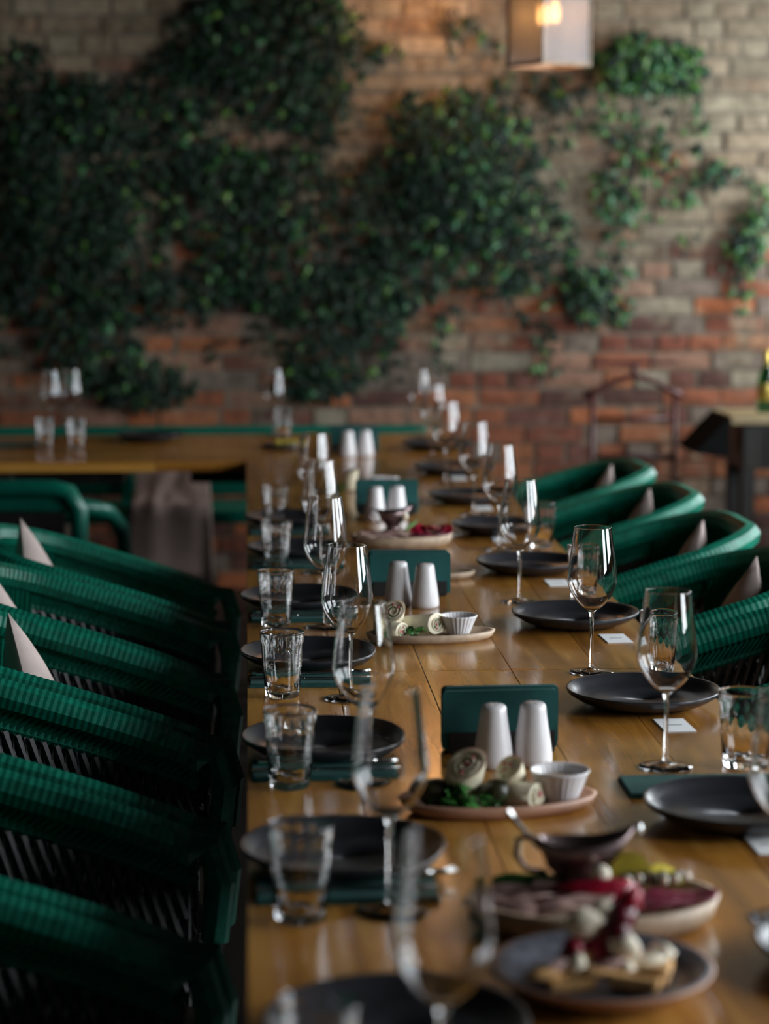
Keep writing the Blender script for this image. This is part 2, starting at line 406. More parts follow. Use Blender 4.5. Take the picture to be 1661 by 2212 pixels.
ivy('thin ivy strands hanging at the right edge of the wall',
    [(1610, 540, 50, 40, 40, .06), (1550, 380, 60, 30, 26, .05), (1640, 480, 30, 60, 30, .06)],
    [(1600, 470, 1610, 680, 20), (1640, 380, 1655, 560, 18), (1560, 560, 1600, 640, 8), (1480, 350, 1500, 560, 14)], .5)
ivy('wide ivy curtain shadowed in the upper middle of the wall left of the lamp glow',
    [(600, 130, 170, 150, 420, .2), (700, 70, 90, 90, 190, .18), (480, 90, 120, 100, 220, .15), (380, 180, 80, 90, 110, .1), (560, 20, 160, 50, 120, .1), (690, 230, 70, 90, 110, .1)],
    [(640, 260, 620, 420, 18), (560, 260, 530, 430, 16), (700, 280, 690, 420, 16), (770, 150, 760, 240, 8)], .04)
ivy('long dark ivy curtain hanging on the left side of the wall',
    [(150, 400, 150, 230, 620, .2), (250, 540, 120, 150, 320, .15), (50, 300, 90, 220, 260, .16), (40, 560, 60, 120, 120, .1), (210, 240, 120, 90, 160, .14)],
    [(250, 560, 300, 700, 16), (180, 600, 170, 760, 16), (330, 560, 360, 700, 12)], .06)
ivy('ivy covering the bricks above the table at far left',
    [(190, 740, 120, 110, 240, .14), (320, 830, 110, 60, 160, .12), (60, 640, 70, 60, 70, .08), (360, 640, 60, 70, 60, .08)],
    [(20, 640, 10, 760, 8), (430, 640, 470, 780, 14)], .08)
ivy('loose ivy trails crossing the bricks between the dark curtains',
    [(480, 430, 130, 120, 240, .1), (610, 560, 120, 110, 220, .1), (390, 320, 110, 100, 190, .1), (620, 400, 110, 90, 160, .1), (470, 600, 80, 70, 80, .06)],
    [(470, 500, 500, 640, 14), (620, 420, 640, 560, 14), (560, 600, 560, 760, 14)], .1)
ivy('ivy trailing down to the middle of the far table',
    [(740, 700, 140, 140, 380, .14), (680, 820, 90, 50, 110, .1), (820, 620, 90, 100, 150, .12), (790, 440, 80, 110, 110, .1)],
    [(720, 760, 700, 870, 12), (850, 700, 840, 840, 12), (930, 680, 960, 800, 12)], .08)
ivy('few ivy leaves scattered on the warm lit bricks near the lantern',
    [(830, 110, 40, 25, 14, .05), (1000, 60, 60, 50, 10, .03), (1130, 180, 70, 40, 16, .04), (1210, 200, 50, 40, 20, .05)],
    [(1180, 250, 1190, 420, 12), (1060, 90, 1075, 220, 6), (1240, 230, 1230, 330, 10)], .2)

# ------------------------------------------------------------------ tables
TX0, TX1 = -.005, .735
Y1 = onz(700, 1452).y; Y2 = onz(600, 1052).y; Y3 = onz(300, 998).y; Y4 = 8.12; Y0 = .95
def table(label, x0, x1, y0, y1, along='Y', npl=5, legx=None):
    t = thing('dining_table', label, 'table', ((x0 + x1) / 2, (y0 + y1) / 2, 0), 0, 'oak tables pushed together')
    w_, l_ = x1 - x0, y1 - y0
    if along == 'Y':
        pw = w_ / npl
        for i in range(npl):
            MB().box((-w_ / 2 + pw * (i + .5), 0, TZ - .016), (pw - .0009, l_ - .003, .032)).build('plank', M['oak'], t, bevel=.0008)
    else:
        n = round(l_ / .15); pw = l_ / n
        for i in range(n):
            MB().box((0, -l_ / 2 + pw * (i + .5), TZ - .016), (w_ - .003, pw - .0009, .032)).build('plank', M['oak_x'], t, bevel=.0008)
    ap = MB()
    for sx in (-1, 1): ap.box((sx * (w_ / 2 - .12), 0, TZ - .057), (.02, l_ - .25, .05))
    for sy in (-1, 1): ap.box((0, sy * (l_ / 2 - .13), TZ - .057), (w_ - .25, .02, .05))
    ap.build('apron', M['dark_wood'], t)
    for sx in (-1, 1):
        for sy in (-1, 1): MB().box((legx[(sx + 1) // 2] - (x0 + x1) / 2 if legx else sx * (w_ / 2 - .07), sy * (l_ / 2 - .08), (TZ - .032) / 2), (.07, .07, TZ - .032)).build('leg', M['dark_wood'], t, bevel=.004)
    return t
M['oak_x'] = wood('honey_oak_cross', srgb(114, 72, 26), srgb(164, 109, 43), srgb(194, 142, 66), .24, axis='X', coat=.25)
table('oak plank dining table nearest the camera, set with platters', TX0, TX1, Y0, Y1)
table('oak plank dining table second in the long row, under two shaker sets', TX0, TX1, Y1, Y2)
table('short oak table joining the long row to the cross tables', TX0, TX1, Y2, Y3, npl=5)
table('oak table at the far corner, below the wall ivy', -.30, TX1, Y3, Y4, 'X', legx=(.07, .665))
table('oak cross table at far left with two glasses', -2.2, -.30, Y3, Y4, 'X', legx=(-2.1, -.80))

# ------------------------------------------------------------------ glasses
def smoothprof(k, m):
    o = []
    for i in range(len(k) - 1):
        p0, p1, p2, p3 = k[max(0, i - 1)], k[i], k[i + 1], k[min(len(k) - 1, i + 2)]
        for j in range(m):
            t = j / m
            o.append(tuple(.5 * (2 * p1[q] + (p2[q] - p0[q]) * t + (2 * p0[q] - 5 * p1[q] + 4 * p2[q] - p3[q]) * t * t + (3 * p1[q] - p0[q] - 3 * p2[q] + p3[q]) * t ** 3) for q in (0, 1)))
    return o + [k[-1]]
def make_wine():
    t = thing('wine_glass', '', 'glass')
    n = 40; th = .0011
    key = [(.0001, .1045), (.006, .1055), (.013, .109), (.024, .119), (.034, .133), (.0395, .146), (.0412, .155), (.0405, .168), (.0375, .195), (.0338, .222), (.0308, .245)]
    out = smoothprof(key, 5); inn = []
    for i, (r, z) in enumerate(out):
        a, b2 = out[max(0, i - 1)], out[min(len(out) - 1, i + 1)]; tx, tz = b2[0] - a[0], b2[1] - a[1]; l = math.hypot(tx, tz)
        w_ = th + .0025 * max(0, 1 - r / .014); inn.append((max(r - tz / l * w_, .00005), z + tx / l * w_))
    inn[-1] = (inn[-1][0], out[-1][1])
    out.insert(-1, (out[-1][0] + .0001, out[-1][1] - .0006)); inn.insert(-1, (inn[-1][0] + .0001, inn[-1][1] - .0006))
    MB().lathe(out + [((out[-1][0] + inn[-1][0]) / 2, .2454)] + inn[::-1], n, closed=True).build('bowl', M['glass'], t, smooth=True)
    MB().lathe([(.0045, .0085), (.0034, .014), (.003, .03), (.003, .07), (.0034, .092), (.0048, .101), (.0075, .1052)], 16).build('stem', M['glass'], t, smooth=True)
    MB().lathe([(.0002, .0022), (.02, .0018), (.034, .0004), (.036, .0002), (.0368, .0012), (.0365, .002), (.025, .0035), (.012, .0055), (.0045, .009), (.0002, .0092)], n, closed=True).build('foot', M['glass'], t, smooth=True)
    return t
WR = [(1695, 1985), (1437, 1658), (1277, 1453), (1122, 1300), (1079, 1187), (1024, 1112), (963, 1046), (935, 990), (905, 944)]
WL = [(955, 2440), (842, 1970), (785, 1695), (750, 1510), (703, 1356), (692, 1237), (678, 1150)]
pl = [(onz(*p), 0, 'clear wine glass in the right row on the table, %s to the camera' % ORD[i]) for i, p in enumerate(WR)]
pl += [(onz(*p), 0, 'clear wine glass in the left row on the table, %s to the camera' % (ORD[i] if i < 6 else 'farthest')) for i, p in enumerate(WL)]
pl += [(onz(592, 944), 0, 'clear wine glass standing alone at middle of the far cross table'),
       (onz(110, 946), 0, 'clear wine glass at far left, behind the left of two tumblers'),
       (onz(155, 941), 0, 'clear wine glass at far left, behind the right of two tumblers')]
series(make_wine, 'stemmed wine glasses on the tables', pl)
def make_tumbler():
    def rad(a, z): return 1 + (.018 * math.cos(14 * a) if .012 < z < .088 else 0)
    mb = MB(); n = 84
    out = [(.024, 0), (.0272, .002), (.0275, .011), (.0277, .0135), (.0305, .05), (.0328, .085), (.0345, .09), (.0347, .101), (.0347, .1035), (.0345, .1046), (.0341, .105)]
    inn = [(.0337, .1046), (.0334, .1035), (.0333, .101), (.0325, .088), (.030, .05), (.0262, .014), (.022, .0105), (.0002, .010)]
    mb.lathe([(.0002, .0012)] + out + inn, n, rad=rad, closed=True)
    o = mb.build('water_tumbler', M['glass'], smooth=True); return tag(o, '', 'glass')
TL = [(689, 2429), (650, 1987), (627, 1700), (610, 1505), (597, 1352), (597, 1228), (595, 1140)]
TR = [(1603, 1655), (1425, 1455), (1262, 1290), (1168, 1182)]
pl = [(onz(*p), 0, 'ribbed water tumbler along the left table edge, %s to the camera' % (ORD[i] if i < 6 else 'farthest')) for i, p in enumerate(TL)]
pl += [(onz(*p), 0, 'ribbed water tumbler along the right table edge, %s to the camera' % (ORD[i] if i < 3 else 'farthest')) for i, p in enumerate(TR)]
pl += [(onz(97, 967), 0, 'ribbed water tumbler at far left, the left of two on the cross table'),
       (onz(165, 969), 0, 'ribbed water tumbler at far left, the right of two on the cross table'),
       (onz(612, 943), 0, 'ribbed water tumbler beside the lone wine glass on the far table')]
series(make_tumbler, 'ribbed water tumblers on the tables', pl)

# ------------------------------------------------------------------ plates
def make_plate():
    o = MB().lathe([(.0002, .004), (.068, .004), (.069, .0), (.074, 0), (.078, .004), (.100, .010), (.116, .020), (.120, .0265), (.1188, .0285), (.116, .0278),
                    (.108, .020), (.096, .0125), (.084, .0092), (.0002, .0085)], 56, closed=True).build('dinner_plate', M['plate'], smooth=True)
    return tag(o, '', 'plate')
PR = [(1890, 2035), (1598, 1732), (1389, 1490), (1242, 1322), (1146, 1211), (1080, 1130), (1017, 1066), (975, 1006), (942, 955)]
PL = [(856, 2205), (742, 1825), (704, 1590), (670, 1406), (650, 1285), (646, 1180), (630, 1115)]
def offz(px, py, dz): p = onz(px, py, TZ + dz); p.z = TZ; return p
pl = [(offz(*p, .024), 0, 'black stoneware plate in the right row, %s to the camera' % ORD[i]) for i, p in enumerate(PR)]
pl += [(offz(*p, .024), 0, 'black stoneware plate in the left row, %s to the camera' % (ORD[i] if i < 6 else 'farthest')) for i, p in enumerate(PL)]
pl += [(offz(325, 938, .024), 0, 'black stoneware plate on the far cross table left of the lone wine glass')]
series(make_plate, 'black plates of the place settings', pl)

# ------------------------------------------------------------------ napkins, cutlery, cards
def make_napkin():
    mb = MB(); nx, ny = 14, 6
    for layer in range(2):
        z0 = .0 + layer * .0035; ins = layer * .004; vs = []; top = []
        for zz in (z0, z0 + .0034):
            for j in range(ny + 1):
                for i in range(nx + 1):
                    u, v = i / nx - .5, j / ny - .5
                    zb = .0006 * noise.noise(Vector((u * 6, v * 6, layer))) if zz > z0 else 0
                    vs.append((u * (.2 - ins), v * (.1 - ins), zz + zb))
        q = (nx + 1) * (ny + 1); fs = []
        for j in range(ny):
            for i in range(nx):
                a = j * (nx + 1) + i; fs.append((a, a + nx + 1, a + nx + 2, a + 1)); fs.append((q + a, q + a + 1, q + a + nx + 2, q + a + nx + 1))
        bd = [i for i in range(nx + 1)] + [j * (nx + 1) + nx for j in range(1, ny + 1)] + [ny * (nx + 1) + i for i in range(nx - 1, -1, -1)] + [j * (nx + 1) for j in range(ny - 1, 0, -1)]
        for k in range(len(bd)): a, b2 = bd[k], bd[(k + 1) % len(bd)]; fs.append((a, b2, b2 + q, a + q))
        mb.add(vs, fs)
    return tag(mb.build('folded_napkin', M['teal_cloth'], smooth=.6), '', 'napkin')
NL = [(748, 1925), (702, 1668), (672, 1472), (655, 1335), (640, 1222), (628, 1150)]
npl = [(onz(*p), R.uniform(-.05, .05), 'teal folded napkin under cutlery on the left, %s to the camera' % (ORD[i] if i < 5 else 'farthest')) for i, p in enumerate(NL)]
npl += [(onz(1510, 1703), 0, 'teal folded napkin under the wine glass behind the second nearest right plate'),
        (onz(20, 962), 0, 'teal folded napkin lying at the left end of the far table')]
series(make_napkin, 'folded teal napkins beside plates', npl)
def make_knife():
    t = thing('table_knife', '', 'knife')
    MB().box((-.05, 0, .002), (.09, .010, .004)).build('handle', M['steel'], t, bevel=.0015)
    MB().add([(-.005, -.005, .001), (.085, -.008, .001), (.11, .004, .001), (-.005, .005, .001), (-.005, -.005, .003), (.085, -.008, .0022), (.11, .004, .0022), (-.005, .005, .003)],
             [(0, 3, 2, 1), (4, 5, 6, 7), (0, 1, 5, 4), (1, 2, 6, 5), (2, 3, 7, 6), (3, 0, 4, 7)]).build('blade', M['steel'], t)
    return t
def make_fork():
    t = thing('table_fork', '', 'fork')
    MB().tube([(-.1, 0, .003), (-.05, 0, .003), (0, 0, .0035), (.04, 0, .006), (.055, 0, .006)], [.005, .0035, .002, .0028, .006], 8).build('handle', M['steel'], t, smooth=True)
    for k in range(4):
        y = (k - 1.5) * .0055; MB().tube([(.054, y * .8, .006), (.07, y, .0045), (.092, y, .007)], [.0018, .0013, .0008], 5).build('tine', M['steel'], t, smooth=True)
    return t
def on_nap(k, dx, dy): p, rz, _ = npl[k]; return Vector((p.x + dx, p.y + dy, TZ + .0072))
names = ['nearest', 'second nearest', 'third nearest', 'fourth nearest', 'fifth nearest', 'farthest']
series(make_knife, 'knives on the folded napkins', [(on_nap(k, -.005, -.018), R.uniform(-.05, .05), 'steel table knife on the %s teal napkin of the left row' % names[k]) for k in range(6)])
series(make_fork, 'forks on the folded napkins', [(on_nap(k, .01 + (.03 if k == 0 else 0), .016), R.uniform(-.04, .04) + (.18 if k == 0 else 0), 'steel table fork on the %s teal napkin of the left row' % names[k]) for k in range(6)])
def make_card():
    t = thing('place_card', '', 'card')
    MB().box((0, 0, .0006), (.046, .086, .0012)).build('card_sheet', M['card'], t); t2 = bpy.data.objects[COL.objects[-1].name]
    mk = MB(); mk.box((0, 0, .00135), (.022, .005, .0003)); mk.build('print', M['ink'], t2); return t
CR = [(1662, 1825), (1457, 1568), (1330, 1380), (1205, 1260), (1085, 1166), (1043, 1098), (990, 1033)]
series(make_card, 'white place cards along the right side', [(onz(*p), R.uniform(-.05, .05), 'white place card on the right side of the table, %s to the camera' % (ORD[i] if i < 6 else 'farthest')) for i, p in enumerate(CR)])

# ------------------------------------------------------------------ shakers and napkin holders
def make_shaker():
    t = thing('salt_shaker', '', 'shaker')
    MB().lathe([(.0255, 0), (.0275, .003), (.0272, .012), (.0245, .035), (.0205, .06), (.0182, .077), (.0172, .083), (.0145, .0855), (.006, .0865)], 32).build('body', M['white_ceramic'], t, smooth=True)
    mb = MB()
    for k in range(5): a = k * 2 * PI / 5; mb.lathe([(.0012, .0855), (.0012, .0868)], 6, (.007 * math.cos(a), .007 * math.sin(a), 0))
    mb.build('pouring_holes', M['black_metal'], t); return t
sh = [((1065, 1655), 'nearest', 'left'), ((1150, 1650), 'nearest', 'right'), ((860, 1306), 'second nearest', 'left'), ((918, 1311), 'second nearest', 'right'),
      ((811, 1124), 'third nearest', 'left'), ((857, 1122), 'third nearest', 'right'), ((751, 987), 'farthest', 'left'), ((789, 985), 'farthest', 'right')]
series(make_shaker, 'white ceramic salt and pepper shakers', [(onz(*p), 0, 'white conical ceramic shaker, the %s of the %s pair' % (s, d)) for p, d, s in sh])
def make_holder():
    t = thing('napkin_holder', '', 'napkin holder')
    MB().box((0, 0, .002), (.15, .05, .004)).build('base', M['black_metal'], t, bevel=.001)
    for s in (-1, 1):
        MB().box((0, s * .0235, .016), (.15, .002, .028)).build('side_panel', M['black_metal'], t)
    return t
def make_paper():
    mb = MB(); vs = []; n = 6; w_, h = .164, .084; r = .006
    prof = []
    for (cx, cz, a0) in ((w_ / 2 - r, r, -PI / 2), (w_ / 2 - r, h - r, 0), (-w_ / 2 + r, h - r, PI / 2), (-w_ / 2 + r, r, PI)):
        for k in range(4): a = a0 + k / 3 * PI / 2; prof.append((cx + r * math.cos(a), cz + r * math.sin(a)))
    q = len(prof)
    for y in (-.006, .006): vs += [(x, y, z) for x, z in prof]
    mb.add(vs, [tuple(range(q)), tuple(range(q, 2 * q))[::-1]] + [(i, i + q, (i + 1) % q + q, (i + 1) % q) for i in range(q)])
    return tag(mb.build('paper_napkin', M['teal_napkin']), '', 'napkin')
hs = [((1079, 1618), .03, 'nearest'), ((884, 1284), -.02, 'second nearest'), ((836, 1110), 0, 'third nearest'), ((764, 976), 0, 'farthest')]
series(make_holder, 'napkin holders', [(onz(*p), rz, 'black metal napkin holder behind the %s pair of white shakers' % d) for p, rz, d in hs])
pp = []
for p, rz, d in hs:
    for k in range(3):
        q = onz(*p) + Vector((R.uniform(-.003, .003), -.014 + k * .0135, .0045 + (.003 if k == 1 else 0)))
        pp.append((q, rz + R.uniform(-.01, .01), 'teal paper napkin at the %s of the holder behind the %s shakers' % (('front', 'middle', 'back')[k], d), d))
out = series(make_paper, 'x', pp)
for o, p in zip(out, pp): o['group'] = 'paper napkins in the holder of the %s shakers' % p[3]

# ------------------------------------------------------------------ food helpers
def oval_platter(name, label, px, rx, ry, rz, h, m, rim=.008, cat='platter'):
    p = px; n = 48
    t = thing(name, label, cat, p, rz)
    MB().lathe([(.0002, 0), (.86, 0), (.95, h * .35), (1.0, h), (1.0 - rim / rx, h + .001), (.93 - rim / rx, h * .55), (.85 - rim / rx, .006), (.0002, .006)], n, sx=rx, sy=ry, closed=True).build('dish', m, t, smooth=True)
    return t
def ring(mb, r0, r1, z0, z1, n=20, wob=0):
    pass
def make_wrap(name, label, loc, rot, L=.065, r=.021, group='vegetable wraps on the platters'):
    t = thing(name, label, 'food', loc, 0, group); t.rotation_euler = rot
    def rad(a, z): return 1 + .06 * math.cos(2 * a) + .03 * math.cos(3 * a + 1)
    n = 28; cut = .5
    mb = MB(); vs = []; prof = [(r * .8, -L / 2), (r, -L / 2 + .003), (r, 0), (r, L / 2), (r * .8, L / 2 + .001), (r * .78, L / 2 - .0006)]
    def sh(v): return (v[0], v[1], v[2] + (v[0] * cut if v[2] > 0 else 0))
    mb.lathe(prof, n, rad=rad); mb.v = [sh(v) for v in mb.v]
    mb.build('tortilla', M['tortilla'], t, smooth=.9)
    sp = MB(); pts = []
    for k in range(30):
        a = k * .42; rr = r * (.15 + .55 * k / 30); pts.append(sh((rr * math.cos(a), rr * math.sin(a), L / 2 + .0005)))
    sp.tube(pts, .0016, 6); sp.build('swirl', M['tortilla'], t, smooth=True)
    f = MB()
    for k in range(6): a = R.uniform(0, 6.3); rr = r * R.uniform(.3, .62); f.blob(sh((rr * math.cos(a), rr * math.sin(a), L / 2 - .001)), (.0035, .003, .002), k, .3, 1)
    f.build('green_filling', M['green_food'], t, smooth=True)
    f = MB()
    for k in range(4): a = R.uniform(0, 6.3); rr = r * R.uniform(.1, .55); f.blob(sh((rr * math.cos(a), rr * math.sin(a), L / 2)), (.004, .003, .0025), k, .3, 1)
    f.build('pink_filling', M['pink'], t, smooth=True)
    return t
def ramekin(label, loc, s=1.0, sauce='sauce'):
    t = thing('sauce_ramekin', label, 'ramekin', loc, R.uniform(0, 1), 'white ramekins on the platters')
    def rad(a, z): return 1 + (.03 * math.cos(26 * a) if .004 < z < .036 else 0)
    prof = [(.0002, .0), (.022, 0), (.0235, .005), (.03, .022), (.0365, .037), (.0385, .040), (.0375, .0415), (.035, .039), (.028, .022), (.021, .006), (.0002, .005)]
    MB().lathe([(r * s, z * s) for r, z in prof], 104, rad=rad, closed=True).build('cup', M['white_ceramic'], t, smooth=True)
    MB().lathe([(.0002, .027 * s), (.02 * s, .0275 * s), (.0295 * s, .028 * s), (.031 * s, .0295 * s), (.02 * s, .0305 * s), (.0002, .0302 * s)], 32, closed=True).build('sauce', M[sauce], t, smooth=True)
    return t
def parsley(label, loc, s=1, n=26):
    t = thing('parsley_sprig', label, 'herb', loc); st = MB()
    for k in range(5): a = R.uniform(0, 6.3); st.tube([(0, 0, 0), (.012 * math.cos(a) * s, .012 * math.sin(a) * s, .012 * s), (.022 * math.cos(a) * s, .022 * math.sin(a) * s, .016 * s)], .0009, 5)
    st.build('stem', M['green_food'], t)
    for k in range(n):
        v, f = leaf_shape(R.uniform(.014, .022) * s); rot = Euler((R.uniform(-.6, 1.2), R.uniform(-.7, .7), R.uniform(0, 6.3))).to_matrix()
        p = Vector((R.gauss(0, .014), R.gauss(0, .011), R.uniform(.006, .028))) * s
        MB().add([p + rot @ q for q in v], f).build('leaf', M['green_food'], t)
    return t
NTH = ['leftmost', 'second from left', 'third from left', 'fourth from left', 'fifth from left', 'sixth from left', 'seventh from left', 'eighth from left', 'rightmost']
def nth(k, n): return 'rightmost' if k == n - 1 else NTH[k]
def lump(name, label, cat, loc, d, m, seed=0, amp=.15, rot=(0, 0, 0), sub=2, group=None, fr=2.5):
    rm = Euler(rot).to_matrix()
    o = MB().blob((0, 0, 0), d, seed, amp, sub, rm, fr).build(name, m, smooth=True, loc=loc); return tag(o, label, cat, group)
def slab(name, label, cat, loc, rx, ry, th, m, rot=(0, 0, 0), seed=0, group=None, fold=0.0, m2=None):
    """a thin wavy slice with its own thickness"""
    mb = MB(); n = 18; rm = Euler(rot).to_matrix(); vs = []
    rings = [0, .4, .75, 1]
    for s in (-1, 1):
        for q in rings:
            for k in range(n):
                a = 2 * PI * k / n; w_ = 1 + .16 * noise.noise(Vector((math.cos(a) * 1.3, math.sin(a) * 1.3, seed)))
                x, y = rx * q * w_ * math.cos(a), ry * q * w_ * math.sin(a)
                z = s * th / 2 * (1 if q < 1 else .6) + fold * math.sin(x / rx * 3 + seed) * .5 + .4 * fold * math.sin(y / ry * 4)
                vs.append(rm @ Vector((x, y, z)))
    fs = []; L = len(rings)
    for s in (0, 1):
        for i in range(L - 1):
            for k in range(n):
                a, b2 = s * L * n + i * n, s * L * n + (i + 1) * n; k2 = (k + 1) % n
                f = (a + k, b2 + k, b2 + k2, a + k2); fs.append(f if s else f[::-1])
    e0, e1 = (L - 1) * n, (2 * L - 1) * n
    for k in range(n): k2 = (k + 1) % n; fs.append((e0 + k, e0 + k2, e1 + k2, e1 + k))
    o = mb.add(vs, fs).build(name, m, smooth=.9, loc=loc); return tag(o, label, cat, group)

# ---- near wrap platter
c = offz(1080, 1728, .012)
oval_platter('oval_platter', 'tan oval ceramic platter with wraps and ramekin before the nearest shakers', c, .128, .062, .16, .017, M['tan_ceramic'])
def at(c, dx, dy, dz=.006): return Vector((c.x + dx, c.y + dy, c.z + dz))
make_wrap('vegetable_wrap', 'upright vegetable wrap with open swirl end at left of the tan platter', at(c, -.047, .005, .037), (.62, -.15, .3), .062, .0235)
make_wrap('vegetable_wrap', 'leaning vegetable wrap beside the ramekin on the tan platter', at(c, .016, .014, .036), (.7, -.3, 0), .05, .0175)
make_wrap('vegetable_wrap', 'lying vegetable wrap cut end to the right on the tan platter', at(c, .026, -.012, .0225), (PI / 2, 0, 1.25), .04, .016)
lump('stuffed_roll', 'dark stuffed leaf roll at the left end of the tan platter', 'food', at(c, -.082, -.002, .023), (.026, .02, .019), M['dark_roll'], 3, .2)
lump('stuffed_roll', 'dark stuffed leaf roll between the wraps on the tan platter', 'food', at(c, -.008, -.012, .024), (.021, .018, .019), M['dark_roll'], 5, .2)
parsley('bright parsley sprig in front of the upright wrap on the tan platter', at(c, -.054, -.026, .006), 1.1, 30)
parsley('small parsley sprig beside the dark roll on the tan platter', at(c, -.018, -.034, .006), .7, 14)
ramekin('ribbed white ramekin of pale sauce on the tan platter', at(c, .078, .012, .007), 1.0)
# ---- second wrap platter
c = offz(932, 1368, .012)
oval_platter('oval_platter', 'beige oval ceramic platter with wraps before the second nearest shakers', c, .118, .055, .14, .016, M['beige_ceramic'])
make_wrap('vegetable_wrap', 'upright vegetable wrap with visible swirl on the beige platter', at(c, -.072, .012, .036), (.75, -.45, .5), .056, .021)
make_wrap('vegetable_wrap', 'pale vegetable wrap lying across the middle of the beige platter', at(c, -.018, .008, .026), (PI / 2 - .15, 0, 1.15), .062, .02)
make_wrap('vegetable_wrap', 'short wrap piece at the front left of the beige platter', at(c, -.07, -.024, .022), (PI / 2, 0, 1.3), .03, .016)
parsley('parsley sprig between the wraps on the beige platter', at(c, -.038, -.024, .006), .8, 20)
ramekin('ribbed white ramekin on the right end of the beige platter', at(c, .05, .012, .007), .88)
# ---- small plate behind the second holder
c = offz(932, 1238, .01)
oval_platter('small_plate', 'small pale oval dish half hidden behind the second nearest napkin holder', c, .095, .045, .05, .014, M['beige_ceramic'], cat='plate')
lump('radish', 'red radish with white cut side showing above the second napkin holder', 'food', at(c, -.095 + .035, .0, .033), (.016, .012, .02), M['beet'], 2, .1)
lump('cheese_cube', 'small white cheese piece beside the red radish', 'food', at(c, -.028, 0, .026), (.012, .01, .016), M['cream'], 2, .15)
# ---- far bits
c = onz(757, 1062)
make_wrap('vegetable_roll', 'pale green vegetable roll standing left of the third nearest shakers', Vector((c.x, c.y, TZ + .034)), (.25, .1, 0), .055, .018)
parsley('parsley sprig by the vegetable roll near the third shakers', Vector((c.x - .03, c.y, TZ)), .8, 12)
c = onz(830, 1042)
oval_platter('white_dish', 'small white oval dish behind the third nearest napkin holder', c, .042, .03, 0, .014, M['white_ceramic'], cat='dish')
c = offz(604, 962, .012)
oval_platter('dark_bowl', 'dark shallow bowl of lemon by the lone far wine glass', c, .065, .05, 0, .018, M['plate'], cat='bowl')
for k, (dx, lab) in enumerate(((-.005, 'left'), (.022, 'middle'), (.047, 'right'))):
    lump('lemon_piece', '%s yellow lemon piece heaped in the dark far bowl' % lab, 'food', at(c, dx, .01, .02), (.016, .014, .012), M['lemon'], k, .25)

# ---- meat platters and gravy boats
def gravy_boat(label, loc, rz, s=1.0):
    t = thing('gravy_boat', label, 'gravy boat', loc, rz, 'metal gravy boats on the meat platters')
    n = 32; prof = [(.0002, 0), (.5, 0), (.52, .004), (.38, .010), (.42, .016), (.8, .032), (.98, .05), (1.0, .058), (.955, .058), (.78, .036), (.4, .021), (.0002, .019)]
    mb = MB().lathe(prof, n, sx=.043 * s, sy=.028 * s, closed=True); v2 = []
    for (x, y, z) in mb.v:
        q = max(0, z - .03) / .028
        k = max(0, x / (.043 * s)); kb = max(0, -x / (.043 * s))
        v2.append((x + .014 * s * q * k ** 3, y * (1 - .45 * q * k ** 2), z * s + .016 * s * q * k ** 3 + .006 * s * q * kb ** 3))
    mb.v = v2; mb.build('boat', M['dark_steel'], t, smooth=True)
    MB().lathe([(.0002, .033 * s), (.7, .034 * s), (.72, .036 * s), (.0002, .0365 * s)], n, sx=.041 * s, sy=.026 * s, closed=True).build('gravy', M['brown_sauce'], t, smooth=True)
    MB().tube([(-.038 * s, 0, .052 * s), (-.05 * s, 0, .064 * s), (-.064 * s, 0, .062 * s), (-.066 * s, 0, .045 * s), (-.056 * s, 0, .03 * s), (-.034 * s, 0, .026 * s)], .0032 * s, 8).build('handle', M['dark_steel'], t, smooth=True)
    return t
def meat_platter(c, s, lab, near):
    oval_platter('meat_platter', 'beige stone platter of sliced meat %s' % lab, c, .132 * s, .085 * s, .1, .03 * s, M['beige_ceramic'], .007)
    g = 'meat slices on the platter ' + lab
    for k in range(11):
        a, q = R.uniform(0, 6.3), R.uniform(.2, .9)
        col = M['meat'] if k % 3 else M['meat_dark']
    rows = [(-.10 + .028 * i, -.035 + .012 * (i % 2), 'front', i, 5) for i in range(5)] + [(-.105 + .03 * i, .0, 'middle', i, 4) for i in range(4)] + [(-.09 + .03 * i, .028, 'back', i, 3) for i in range(3)]
    wh = 'nearest meat' if near else 'farther meat'
    for k, (dx, dy, rn, i_, n_) in enumerate(rows):
        slab('meat_slice', 'roast meat slice, %s in the %s row on the %s platter' % (nth(i_, n_), rn, wh), 'food', at(c, dx * s, dy * s, (.024 + .0032 * (k % 4)) * s), .034 * s, .02 * s, .0045 * s,
             M['meat'] if k % 3 != 1 else M['meat_dark'], (R.uniform(-.2, .2), R.uniform(-.25, .1), R.uniform(-.5, .5)), k, g, .005 * s)
    g2 = 'ham slices on the platter ' + lab
    for k in range(5):
        slab('ham_slice', 'dark pink cured ham slice, %s on the %s platter' % (nth(k, 5), wh), 'food', at(c, (.036 + .015 * k) * s, (-.022 + .004 * k) * s, (.029 + .002 * (k % 2)) * s), .03 * s, .024 * s, .004 * s,
             M['ham'], (.05, R.uniform(-.2, .1), R.uniform(-.4, .4)), k + 20, g2, .003 * s)
c4_ = offz(1290, 1945, .025)
meat_platter(c4_, 1.0, 'nearest the camera', True)
gravy_boat('dark metal gravy boat on the near meat platter', at(c4_, -.012, .045, .016), 0, 1.05)
MB().tube([(0, 0, 0), (-.02, .012, .018), (-.04, .02, .042), (-.046, .022, .048)], [.003, .0026, .0035, .005], 8).build('x', M['steel'])
sp = bpy.data.objects['x']; sp.name = 'sauce_spoon'; sp.location = at(c4_, -.042, .05, .056); tag(sp, 'steel spoon handle sticking out of the near gravy boat', 'spoon')
